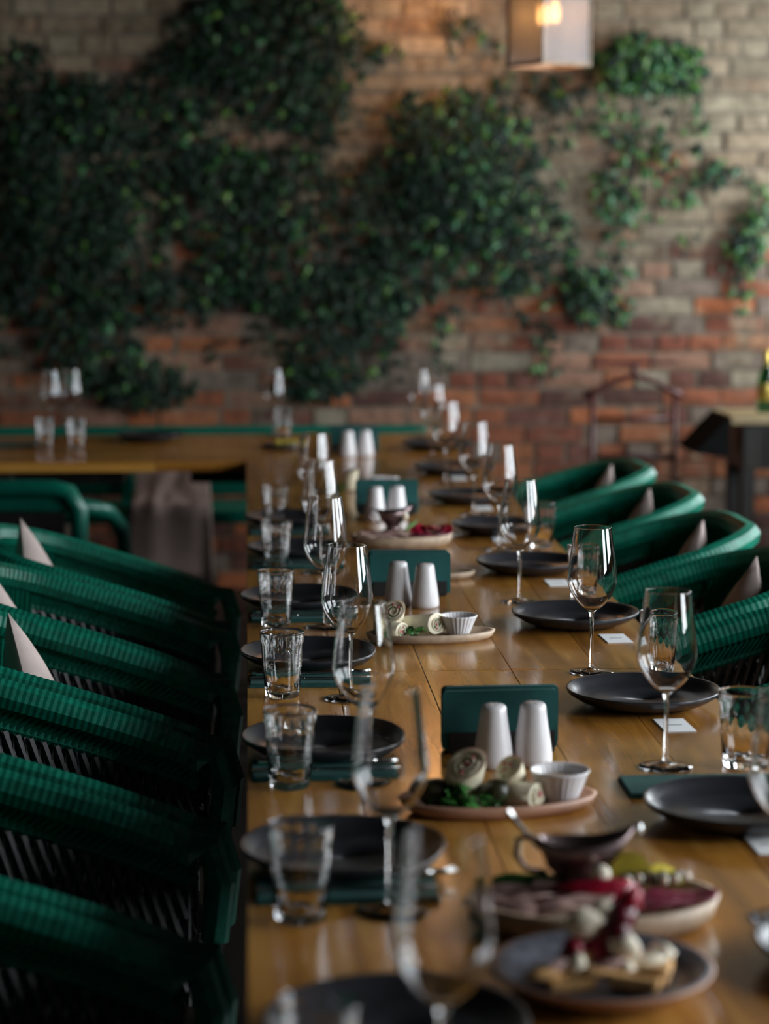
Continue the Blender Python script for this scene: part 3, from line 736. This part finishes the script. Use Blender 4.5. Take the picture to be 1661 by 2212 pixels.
for k in range(4):
    slab('cucumber_slice', 'green cucumber strip at the back of the near meat platter, %s' % nth(k, 4), 'food', at(c4_, -.085 + .017 * k, .05 - .002 * k, .034), .022, .009, .004, M['cucumber'] if k % 2 else M['green_food'], (.5, 0, .1), k, 'cucumber strips on the near meat platter')
slab('lemon_slice', 'thin yellow lemon slice standing on the near meat platter', 'food', at(c4_, .036, .032, .050), .027, .018, .004, M['lemon'], (1.1, .1, -.2), 4)
slab('lemon_slice', 'second lemon slice lying flatter behind the olives', 'food', at(c4_, .078, .034, .040), .02, .014, .004, M['lemon'], (.7, .2, .2), 9)
for k in range(8):
    lump('pickled_caper', 'dark olive green pickle behind the near platter ham, %s' % nth(k, 8), 'food', at(c4_, .030 + .0085 * k, .016 + .006 * (k % 2), .042), (.006, .006, .0095), M['olive'], k, .15, sub=1, group='pickles on the near meat platter')
for k in range(6):
    lump('garlic_clove', 'small pale clove among the near platter pickles, %s' % nth(k, 6), 'food', at(c4_, .034 + .013 * k, .006 + .006 * (k % 3), .044), (.005, .004, .006), M['cream'], k, .15, sub=1, group='pale cloves on the near meat platter')
lump('horseradish_mound', 'crimson horseradish mound at the middle of the near meat platter', 'food', at(c4_, -.002, -.004, .038), (.046, .014, .012), M['beet'], 3, .35, fr=5)
lump('mozzarella_ball', 'shiny white onion below the gravy boat on the near platter', 'food', at(c4_, .004, .004, .052), (.011, .009, .011), M['cream'], 1, .05)
tag(MB().lathe([(.0002, 0), (.005, .001), (.007, .006), (.006, .012), (.0002, .015)], 20).build('toothpick_bead', M['steel'], smooth=True, loc=at(c4_, .052, .06, .078)), 'shiny round bead at the handle end of the near gravy boat', 'bead')
tag(MB().tube([(0, 0, 0), (.006, 0, .018), (.024, 0, .024)], .0025, 8).build('boat_spout_wire', M['steel'], smooth=True, loc=at(c4_, .03, .06, .062)), 'thin wire pick hooked over the near gravy boat rim', 'pick')
c3 = offz(868, 1160, .02)
meat_platter(c3, .92, 'below the third nearest shakers', False)
gravy_boat('small dark gravy boat on the meat platter below the third nearest shakers', at(c3, -.02, .03, .03), .2, .85)
for k in range(7):
    slab('onion_ring', 'dark red onion ring on the farther meat platter, %s' % nth(k, 7), 'food', at(c3, .03 + .013 * k, -.005, .038 + .003 * (k % 2)), .014, .012, .003, M['beet'], (R.uniform(.2, 1.2), R.uniform(-.5, .5), k), k, 'red onion rings on the middle meat platter')
lump('spring_onion', 'bright green onion stalk on the farther meat platter', 'food', at(c3, .02, -.01, .048), (.022, .004, .004), M['cucumber'], 1, .1, (0, -.5, .5))
lump('onion_half', 'white onion half beside the farther gravy boat', 'food', at(c3, .008, .02, .068), (.009, .008, .01), M['cream'], 1, .1)

# ---- nearest plate with toasts
c = offz(1300, 2090, .022)
t = thing('salad_plate', 'grey speckled plate with tan rim holding toasts, nearest the camera', 'plate', c)
MB().lathe([(.0002, 0), (.06, 0), (.065, .003), (.09, .011), (.106, .022), (.108, .0255), (.1055, .0262), (.1035, .0245), (.087, .0135), (.06, .006), (.0002, .006)], 56, closed=True).build('plate_body', M['tan_ceramic'], t, smooth=True)
MB().lathe([(.0002, .0085), (.07, .009), (.088, .014), (.1035, .0255), (.1042, .0262), (.103, .0272), (.087, .0162), (.07, .0115), (.0002, .011)], 56, closed=True).build('glazed_well', M['speckle'], t, smooth=True, label='dark grey speckled glazed well')
toast = [(-.035, -.03, .1, 'front left'), (.025, -.038, -.3, 'front right'), (-.012, .012, .6, 'back'), (.048, -.01, 1.2, 'right')]
for k, (dx, dy, rz, nm) in enumerate(toast):
    o = MB().box((0, 0, 0), (.048, .034, .014), jit=.002).build('toast', M['toast'], loc=at(c, dx, dy, .021 + (.012 if k == 2 else 0)), bevel=.003)
    o.rotation_euler = (R.uniform(-.15, .15), R.uniform(-.15, .15), rz); tag(o, 'toasted bread piece at the %s of the speckled plate' % nm, 'food', 'toasts on the speckled plate')
def sp_(px, py): return (px - 1300) / 2187, .022 + (2090 - py) / 2187
ch = [(1262, 1992, .0, .020, .015, 'tallest leaning behind the beetroot'), (1300, 1975, .01, .012, .012, 'topmost beside the beetroot tower'), (1342, 2036, -.012, .017, .013, 'in front of the beetroot tower'),
      (1400, 2072, -.01, .024, .009, 'lying at the right over a toast'), (1425, 2060, .0, .012, .010, 'small at the right end'), (1237, 2080, -.02, .010, .019, 'standing at the front left'),
      (1262, 2100, -.02, .009, .016, 'standing beside the front left toast'), (1345, 2090, -.025, .009, .014, 'standing in the front middle'), (1195, 2100, .0, .020, .009, 'lying at the far left end')]
for k, (px, py, dy, a_, b_, nm) in enumerate(ch):
    dx, dz = sp_(px, py)
    lump('cheese_piece', 'white soft cheese piece %s on the speckled plate' % nm, 'food', at(c, dx, dy, dz), (a_, .009, b_), M['cream'], k, .6, (0, R.uniform(-.3, .3), R.uniform(-.3, .3)), group='cheese pieces on the speckled plate')
for k in range(9):
    lump('chicken_strip', 'pale roast strip among the toasts of the speckled plate, %s' % nth(k, 9), 'food', at(c, -.062 + .013 * k, -.036 + .012 * (k % 4), .028 + .004 * (k % 2)), (.019, .007, .006), M['meat'] if k % 2 else M['toast'], k, .3, (0, R.uniform(-.3, .3), R.uniform(-.8, .8)), group='roast strips on the speckled plate')
for k, (px, py, dy, s_, nm) in enumerate([(1362, 1955, .012, 1.1, 'topmost bright'), (1345, 1985, .008, 1.35, 'upper dark'), (1325, 2018, .004, 1.6, 'middle dark'), (1300, 2050, .0, 1.3, 'lower'), (1240, 2052, .0, 1.3, 'left pinkish'), (1350, 2112, -.03, 1.0, 'front purple'), (1385, 2100, -.02, .8, 'front right')]):
    dx, dz = sp_(px, py)
    lump('beetroot_curl', '%s crimson beetroot shaving of the pile on the speckled plate' % nm, 'food', at(c, dx, dy, dz), (.013 * s_, .010 * s_, .011 * s_), M['beet'] if k != 1 and k != 2 else M['beet_dark'], k, .45, (0, -.6, k), fr=4, group='beetroot shavings on the speckled plate')

# ------------------------------------------------------------------ wicker chairs
def U(t, grow=0.0):
    """plan path of the chair rim: t 0..1 from one arm front round the back to the other; front of chair = +X"""
    hw, xb, xf, rc = .262 + grow, -.27 - grow, .25, .19
    segs = [xf - (xb + rc), PI / 2 * rc, 2 * (hw - rc), PI / 2 * rc, xf - (xb + rc)]; L = sum(segs); s = t * L
    if s < segs[0]: return (xf - s, -hw)
    s -= segs[0]
    if s < segs[1]: a = s / rc; return (xb + rc - rc * math.sin(a), -hw + rc - rc * math.cos(a))
    s -= segs[1]
    if s < segs[2]: return (xb, -hw + rc + s)
    s -= segs[2]
    if s < segs[3]: a = s / rc; return (xb + rc - rc * math.cos(a), hw - rc + rc * math.sin(a))
    s -= segs[3]; return (xb + rc + s, hw)
def rimz(x): u = min(1, max(0, (.25 - x) / .5)); return .63 + .165 * u ** .85
def make_chair():
    t = thing('wicker_armchair', '', 'chair')
    n = 260; rim = []; rad = []
    x, y = U(0); rim += [(x + .035, y * .97, .50), (x + .045, y, .58), (x + .03, y, .635)]; rad += [.02] * 3
    for i in range(n + 1):
        x, y = U(i / n); rim.append((x, y, rimz(x))); rad.append(.0262 if i % 2 else .0252)
    x, y = U(1); rim += [(x + .03, y, .635), (x + .045, y, .58), (x + .035, y * .97, .50)]; rad += [.02] * 3
    MB().tube(rim, rad, 8).build('arm_rail', M['green_wicker'], t)
    lo = [(U(i / n, .012)[0], U(i / n, .012)[1], rimz(U(i / n)[0]) - .052) for i in range(n + 1)]
    MB().tube(lo, [.0168 if i % 2 else .016 for i in range(n + 1)], 7).build('lower_rail', M['green_wicker'], t)
    # woven green back shell, inside the curve of the back; rows of strands over and under stakes
    b = MB(); i0, i1 = int(n * .27), int(n * .73); rows = 16; vs = []
    for r in range(rows + 1):
        for i in range(i0, i1 + 1):
            q = r / rows; x, y = U(i / n, -.004 - .05 * q); z = rimz(x) * (1 - q) + .43 * q
            d = .0035 * (1 if (i + r) % 2 else -1); nx, ny = -x, -y; l = math.hypot(nx, ny)
            vs.append((x + nx / l * d, y + ny / l * d, z))
    w_ = i1 - i0 + 1; q = len(vs)
    vs2 = [(v[0] * 1.035, v[1] * 1.035, v[2]) for v in vs]
    fs = [(r * w_ + i, r * w_ + i + 1, (r + 1) * w_ + i + 1, (r + 1) * w_ + i) for r in range(rows) for i in range(w_ - 1)]
    b.add(vs + vs2, fs + [tuple(k + q for k in f[::-1]) for f in fs]).build('woven_back', M['green_wicker'], t)
    # woven green band under the arm rails
    for side in (0, 1):
        g = MB(); rng = range(0, int(n * .30)) if side == 0 else range(int(n * .70), n + 1); vs = []; rows2 = 5; lst = list(rng)
        for r in range(rows2 + 1):
            for i in lst:
                x, y = U(i / n, .002 + (.003 if (i + r) % 2 else -.003)); vs.append((x, y, rimz(x) - .02 - .03 * r / rows2))
        w2 = len(lst); g.add(vs, [(r * w2 + i, r * w2 + i + 1, (r + 1) * w2 + i + 1, (r + 1) * w2 + i) for r in range(rows2) for i in range(w2 - 1)])
        o = g.build('woven_band', M['green_wicker'], t); sd = o.modifiers.new('s', 'SOLIDIFY'); sd.thickness = .004
        # black open lattice below the band
        lt = MB()
        for d in (-1, 1):
            for k in range(-6, 20):
                pts = []
                for j in range(9):
                    v = j / 8; tt = (k / 20 + d * v * .16) * .30
                    if not (0 <= tt <= .30): continue
                    if side: tt = 1 - tt
                    x, y = U(tt, -.004 - .045 * v + d * .002); pts.append((x, y, (rimz(x) - .06) * (1 - v) + .42 * v))
                if len(pts) > 2: lt.tube(pts, .0062, 4, False)
        for k in range(16):
            tt = k / 15 * .30; tt = 1 - tt if side else tt; x, y = U(tt, -.004); x2, y2 = U(tt, -.05); lt.tube([(x, y, rimz(x) - .06), (x2, y2, .42)], .0035, 4, False)
        lt.build('side_lattice', M['black_wicker'], t, kind='stuff')
    MB().lathe([(.0002, .40), (.9, .40), (1, .41), (1, .435), (.93, .445), (.0002, .44)], 36, c=(.02, 0, 0), sx=.25, sy=.235, closed=True).build('seat', M['black_wicker'], t, smooth=.8)
    for sx, sy in ((1, 1), (1, -1), (-1, 1), (-1, -1)):
        top = .50 if sx > 0 else .42
        MB().tube([(sx * .2 + (.08 if sx > 0 else 0), sy * .235, top), (sx * .2 + (.06 if sx > 0 else 0), sy * .225, .25), (sx * .235 + (.02 if sx > 0 else 0), sy * .235, .0)], .013, 8).build('leg', M['black_metal'], t, smooth=True)
    return t
DL = [offz(0 + 532, y, .02).y for y in (2165, 1825, 1592, 1406, 1285, 1180, 1112)]
cl = []
seq = ['nearest', 'second nearest', 'third nearest', 'fourth nearest', 'fifth nearest', 'sixth nearest', 'farthest']
for i, d in enumerate([1.70, 2.22, 2.74, 3.28, 3.82, 4.36, 4.92]):
    cl.append((Vector((-.33 + R.uniform(-.015, .015), d, 0)), R.uniform(-.02, .02), 'green wicker tub armchair on the left of the table, %s to the camera' % seq[i]))
cr = []
for i, d in enumerate([3.12, 3.78, 4.42, 5.05, 5.68, 6.32]):
    cr.append((Vector((.875 + R.uniform(-.01, .01), d, 0)), PI + R.uniform(-.04, .04), 'green wicker tub armchair on the right of the table, %s to the camera' % (seq[i] if i < 5 else 'farthest')))
chs = series(make_chair, 'green wicker armchairs along the table', cl + cr)
for o in chs[:7]: o.scale = (1, .9, 1)

def make_cushion():
    mb = MB(); n = 14; vs = []; s = .19
    for sd in (-1, 1):
        for j in range(n + 1):
            for i in range(n + 1):
                u, v = i / n * 2 - 1, j / n * 2 - 1
                e = (1 - abs(u) ** 2.5) * (1 - abs(v) ** 2.5); pin = 1 - .07 * (1 - abs(u)) * abs(v) ** 2 - .07 * (1 - abs(v)) * abs(u) ** 2
                vs.append((sd * .055 * max(0, e) ** .5, u * s * (1 - .08 * (1 - v * v)), v * s * (1 - .08 * (1 - u * u))))
    q = (n + 1) ** 2; fs = []
    for j in range(n):
        for i in range(n):
            a = j * (n + 1) + i; fs.append((a, a + n + 1, a + n + 2, a + 1)); a += q; fs.append((a, a + 1, a + n + 2, a + n + 1))
    bd = [i for i in range(n + 1)] + [j * (n + 1) + n for j in range(1, n + 1)] + [n * (n + 1) + i for i in range(n - 1, -1, -1)] + [j * (n + 1) for j in range(n - 1, 0, -1)]
    for k in range(len(bd)): a, b2 = bd[k], bd[(k + 1) % len(bd)]; fs.append((a, b2, b2 + q, a + q))
    o = mb.add(vs, fs).build('cushion', M['cushion'], smooth=True); return tag(o, '', 'cushion')
CU = []
for src, idx, side in ((cl, (4, 5, 6), 'left'), (cr, (1, 2, 3, 4, 5), 'right')):
    for i in idx:
        p = src[i][0]; sg = 1 if side == 'left' else -1
        CU.append((Vector((p.x - sg * ({4: .03, 5: .12, 6: .12}[i] if sg > 0 else .12), p.y + .02, (.585 if i == 6 else .56) if sg > 0 else .555)), 0, 'pale cushion propped in the %s armchair of the %s row' % ((seq[i] if not (side == 'right' and i == 5) else 'farthest'), side), sg))
outc = series(make_cushion, 'pale cushions in the wicker armchairs', CU)
for o, p in zip(outc, CU):
    o.rotation_euler = Euler((R.uniform(.62, .80), -p[3] * .25, R.uniform(-.15, .15)))

# ------------------------------------------------------------------ green painted armchair behind the cross table, bench
t = thing('painted_armchair', 'smooth teal painted armchair with its back to the camera, left of the row', 'chair', (-.76, 6.42, 0), -.12)
bk = MB()
bk.tube([(-.28, 0, .46), (-.285, -.01, .66), (-.25, -.02, .735), (-.2, -.02, .75), (.2, -.02, .75), (.245, -.02, .74), (.272, -.01, .69), (.272, 0, .46)], .026, 10); bk.build('back_frame', M['green_paint'], t, smooth=True)
MB().box((0, .0, .71), (.5, .03, .06)).build('top_rail', M['green_paint'], t, bevel=.01)
for s in (-1, 1):
    MB().tube([(s * .27, 0, .70), (s * .33, .14, .665), (s * .35, .26, .60), (s * .345, .34, .50), (s * .33, .36, .38)], .024, 10).build('arm', M['green_paint'], t, smooth=True)
MB().box((0, -.002, .58), (.46, .018, .20)).build('back_panel', M['black_wicker'], t, bevel=.004)
MB().box((0, .2, .44), (.54, .46, .04)).build('seat', M['green_paint'], t, bevel=.01)
for sx in (-1, 1):
    for sy in (0, 1): MB().tube([(sx * .255, .02 + .36 * sy, .44), (sx * .27, .0 + .4 * sy, 0)], .018, 8).build('leg', M['green_paint'], t, smooth=True)
t = thing('green_bench', 'long green bench running behind the far tables along the wall', 'bench', (-.75, 8.42, 0))
MB().box((0, .18, .70), (2.9, .05, .085)).build('back_rail', M['green_paint'], t, bevel=.01)
MB().box((0, .18, .50), (2.9, .03, .06)).build('back_rail', M['green_paint'], t, bevel=.01)
MB().box((0, 0, .43), (2.9, .40, .05)).build('seat', M['green_paint'], t, bevel=.01)
for k in range(6):
    x = -1.4 + k * .56; MB().box((x, .18, .35), (.05, .045, .70)).build('back_post', M['green_paint'], t, bevel=.005)
    MB().box((x, -.16, .205), (.05, .05, .41)).build('leg', M['green_paint'], t, bevel=.005)
# blanket heaped on the bench
mb = MB(); nx, ny = 24, 16; vs = []
for j in range(ny + 1):
    for i in range(nx + 1):
        u, v = i / nx - .5, j / ny
        y = .10 - .30 * min(1, v * 1.6); z = .47 + .20 * (1 - min(1, v * 1.5)) ** 2 - max(0, v - .62) * .75
        vs.append((u * (.27 + .05 * v), y + .004 * math.sin(u * 14 + v * 2), z + .012 * noise.noise(Vector((u * 7, v * 5, 1)))))
o = mb.add(vs, [(j * (nx + 1) + i, j * (nx + 1) + i + 1, (j + 1) * (nx + 1) + i + 1, (j + 1) * (nx + 1) + i) for j in range(ny) for i in range(nx)]).build('folded_blanket', M['blanket'], smooth=True, loc=(-.29, 8.42, 0))
sd = o.modifiers.new('s', 'SOLIDIFY'); sd.thickness = .014; tag(o, 'pale greyish blanket draped over the bench, seen under the far table', 'blanket')

# ------------------------------------------------------------------ valet stand, console, bottle
VY = 8.85
def vp(px, py): return ony(px, py, VY)
a, b2 = vp(1280, 850), vp(1458, 850); cx = (a.x + b2.x) / 2; hw = (b2.x - a.x) / 2
t = thing('valet_stand', 'maroon wooden valet stand with hanger shaped top before the brick wall', 'stand', (cx, VY, 0))
for s in (-1, 1):
    MB().tube([(s * hw, 0, .03), (s * hw, 0, vp(0, 848).z)], .012, 10).build('post', M['maroon'], t, smooth=True)
    MB().tube([(s * hw, -.2, .02), (s * hw, .2, .02)], .016, 10).build('foot', M['maroon'], t, smooth=True)
zt = vp(1370, 782).z; zs = vp(1370, 812).z; za = vp(1370, 850).z
MB().box((0, 0, zt), (hw * 2 + .01, .03, .014)).build('top_bar', M['maroon'], t, bevel=.003)
MB().tube([(0, 0, zt), (0, 0, zs)], .012, 10).build('neck', M['maroon'], t, smooth=True)
MB().tube([(-hw - .035, 0, za - .012), (-hw * .9, 0, za + .012), (-hw * .45, 0, zs - .02), (0, 0, zs), (hw * .45, 0, zs - .02), (hw * .9, 0, za + .012), (hw + .035, 0, za - .012)], [.015, .014, .012, .013, .012, .014, .015], 10).build('hanger', M['maroon'], t, smooth=True)
for py in (905, 987): MB().tube([(-hw, 0, vp(1370, py).z), (hw, 0, vp(1370, py).z)], .010, 8).build('cross_bar', M['maroon'], t, smooth=True)
MB().box((0, 0, .35), (hw * 2, .02, .04)).build('cross_bar', M['maroon'], t)
KY = 8.5
k0 = ony(1572, 905, KY)
t = thing('console_table', 'dark console with pale wooden top and sloping black wedge at the right wall corner', 'console', (k0.x + .38, KY + .12, 0))
zt = k0.z
MB().box((0, 0, zt), (.76, .36, .035)).build('table_top', M['shelf_wood'], t, bevel=.004)
MB().box((.02, .02, zt - .11), (.68, .30, .18)).build('drawer_case', M['dark_wood'], t, bevel=.004)
MB().box((.05, -.135, zt - .11), (.56, .012, .13)).build('drawer_front', M['dark_wood'], t, bevel=.003)
for sx in (-1, 1):
    for sy in (-1, 1): MB().box((.02 + sx * .315, .02 + sy * .125, (zt - .2) / 2), (.055, .05, zt - .2)).build('leg', M['dark_wood'], t, bevel=.004)
MB().add([(-.385, -.18, zt + .012), (-.385, .18, zt + .012), (-.52, .18, zt - .13), (-.52, -.18, zt - .13), (-.385, -.18, zt - .15), (-.385, .18, zt - .15)],
         [(0, 1, 2, 3), (3, 2, 5, 4), (0, 3, 4), (1, 5, 2), (0, 4, 5, 1)]).build('black_wedge', M['black_matt'], t)  # solid black wedge sloping down from the top's left edge
b0 = ony(1655, 897, KY + .08)
t = thing('wine_bottle', 'green glass bottle with gold foil label standing on the console', 'bottle', (b0.x, b0.y, zt + .018))
MB().lathe([(.0002, 0), (.036, 0), (.0385, .004), (.0385, .12), (.034, .145), (.02, .18), (.0145, .205), (.0145, .235), (.0155, .24), (.0002, .241)], 32, closed=False).build('glass_body', M['bottle'], t, smooth=True)
MB().lathe([(.0165, .185), (.0205, .187), (.0155, .208), (.0155, .245), (.0002, .247)], 28).build('foil', M['gold'], t, smooth=True)
MB().lathe([(.0388, .05), (.0394, .051), (.0394, .115), (.0388, .116)], 32, closed=True).build('gold_label', M['gold'], t, smooth=True)
# flower vase beside it
vz = b0.x + .13

# ------------------------------------------------------------------ lanterns
def lantern(label, loc, rz, s, group, power):
    t = thing('pendant_lantern', label, 'lantern', loc, rz, group)
    h = .34; fr = MB()
    for sx in (-1, 1):
        for sy in (-1, 1): fr.box((sx * s / 2, sy * s / 2, h / 2), (.006, .006, h))
    for z in (.006, h):
        for q in (-1, 1): fr.box((0, q * s / 2, z), (s, .008, .012)); fr.box((q * s / 2, 0, z), (.008, s, .012))
    fr.build('frame', M['lantern_metal'], t)
    n = 30
    for k in range(4):
        vs = []
        for i in range(n + 1):
            x = (i / n - .5) * (s - .01); d = .0025 * (i % 2)
            vs += [(x, -s / 2 + .003 - d, .012), (x, -s / 2 + .003 - d, h - .006), (x, -s / 2 + .008, .012), (x, -s / 2 + .008, h - .006)]
        fs = []
        for i in range(n):
            a = i * 4; fs += [(a, a + 4, a + 5, a + 1), (a + 2, a + 3, a + 7, a + 6), (a, a + 2, a + 6, a + 4), (a + 1, a + 5, a + 7, a + 3)]
        fs += [(0, 1, 3, 2), (n * 4, n * 4 + 2, n * 4 + 3, n * 4 + 1)]
        o = MB().add(vs, fs).build('ribbed_pane', M['rib_glass'], t, smooth=.9); o.rotation_euler = (0, 0, k * PI / 2)
    MB().lathe([(.14, h), (.13, h + .02), (.03, h + .07), (.01, h + .08), (.006, 3.3 - loc[2])], 4).build('cap', M['lantern_metal'], t)
    for (x, y, z) in ((.022, .0, .14), (-.045, -.03, .125)):
        bb = MB().lathe([(.0002, 0), (.012, .006), (.017, .022), (.016, .04), (.011, .06), (.0085, .072), (.0002, .074)], 18, (x, y, z)).build('bulb', M['filament'], t, smooth=True)
        MB().lathe([(.009, z + .07), (.009, h + .02)], 12, (x, y, 0)).build('bulb_holder', M['black_metal'], t)
    l = bpy.data.lights.new('bulb_light', 'POINT'); l.energy = power; l.color = (1, .45, .15); l.shadow_soft_size = .03
    o = bpy.data.objects.new('bulb_light', l); COL.objects.link(o); o.parent = t; o.location = (0, 0, -.03)
    return t
M['rib_glass'] = plain('ribbed_milky_glass', (.92, .93, .96), .06, var=.02)
M['rib_glass'].node_tree.nodes['Principled BSDF'].inputs['Transmission Weight'].default_value = .4
M['lantern_metal'] = plain('lantern_metal', srgb(170, 150, 130), .4, .3)
p = ony(1172, 138, 7.05)
s_ = .19; th = math.radians(29)
# near corner of the box is at p
cor = Matrix.Rotation(th, 2) @ Vector((-s_ / 2, -s_ / 2))
lantern('square ribbed glass lantern with two warm bulbs hanging above the far table', (p.x - cor.x, p.y - cor.y, p.z), th, s_, 'glass pendant lanterns', .3)
lantern('added square glass lantern, unseen above the frame, casting the warm wall glow', (.76, 8.85, 2.5), .3, s_, 'glass pendant lanterns', 8)  # second lantern added out of view for the warm glow on the bricks
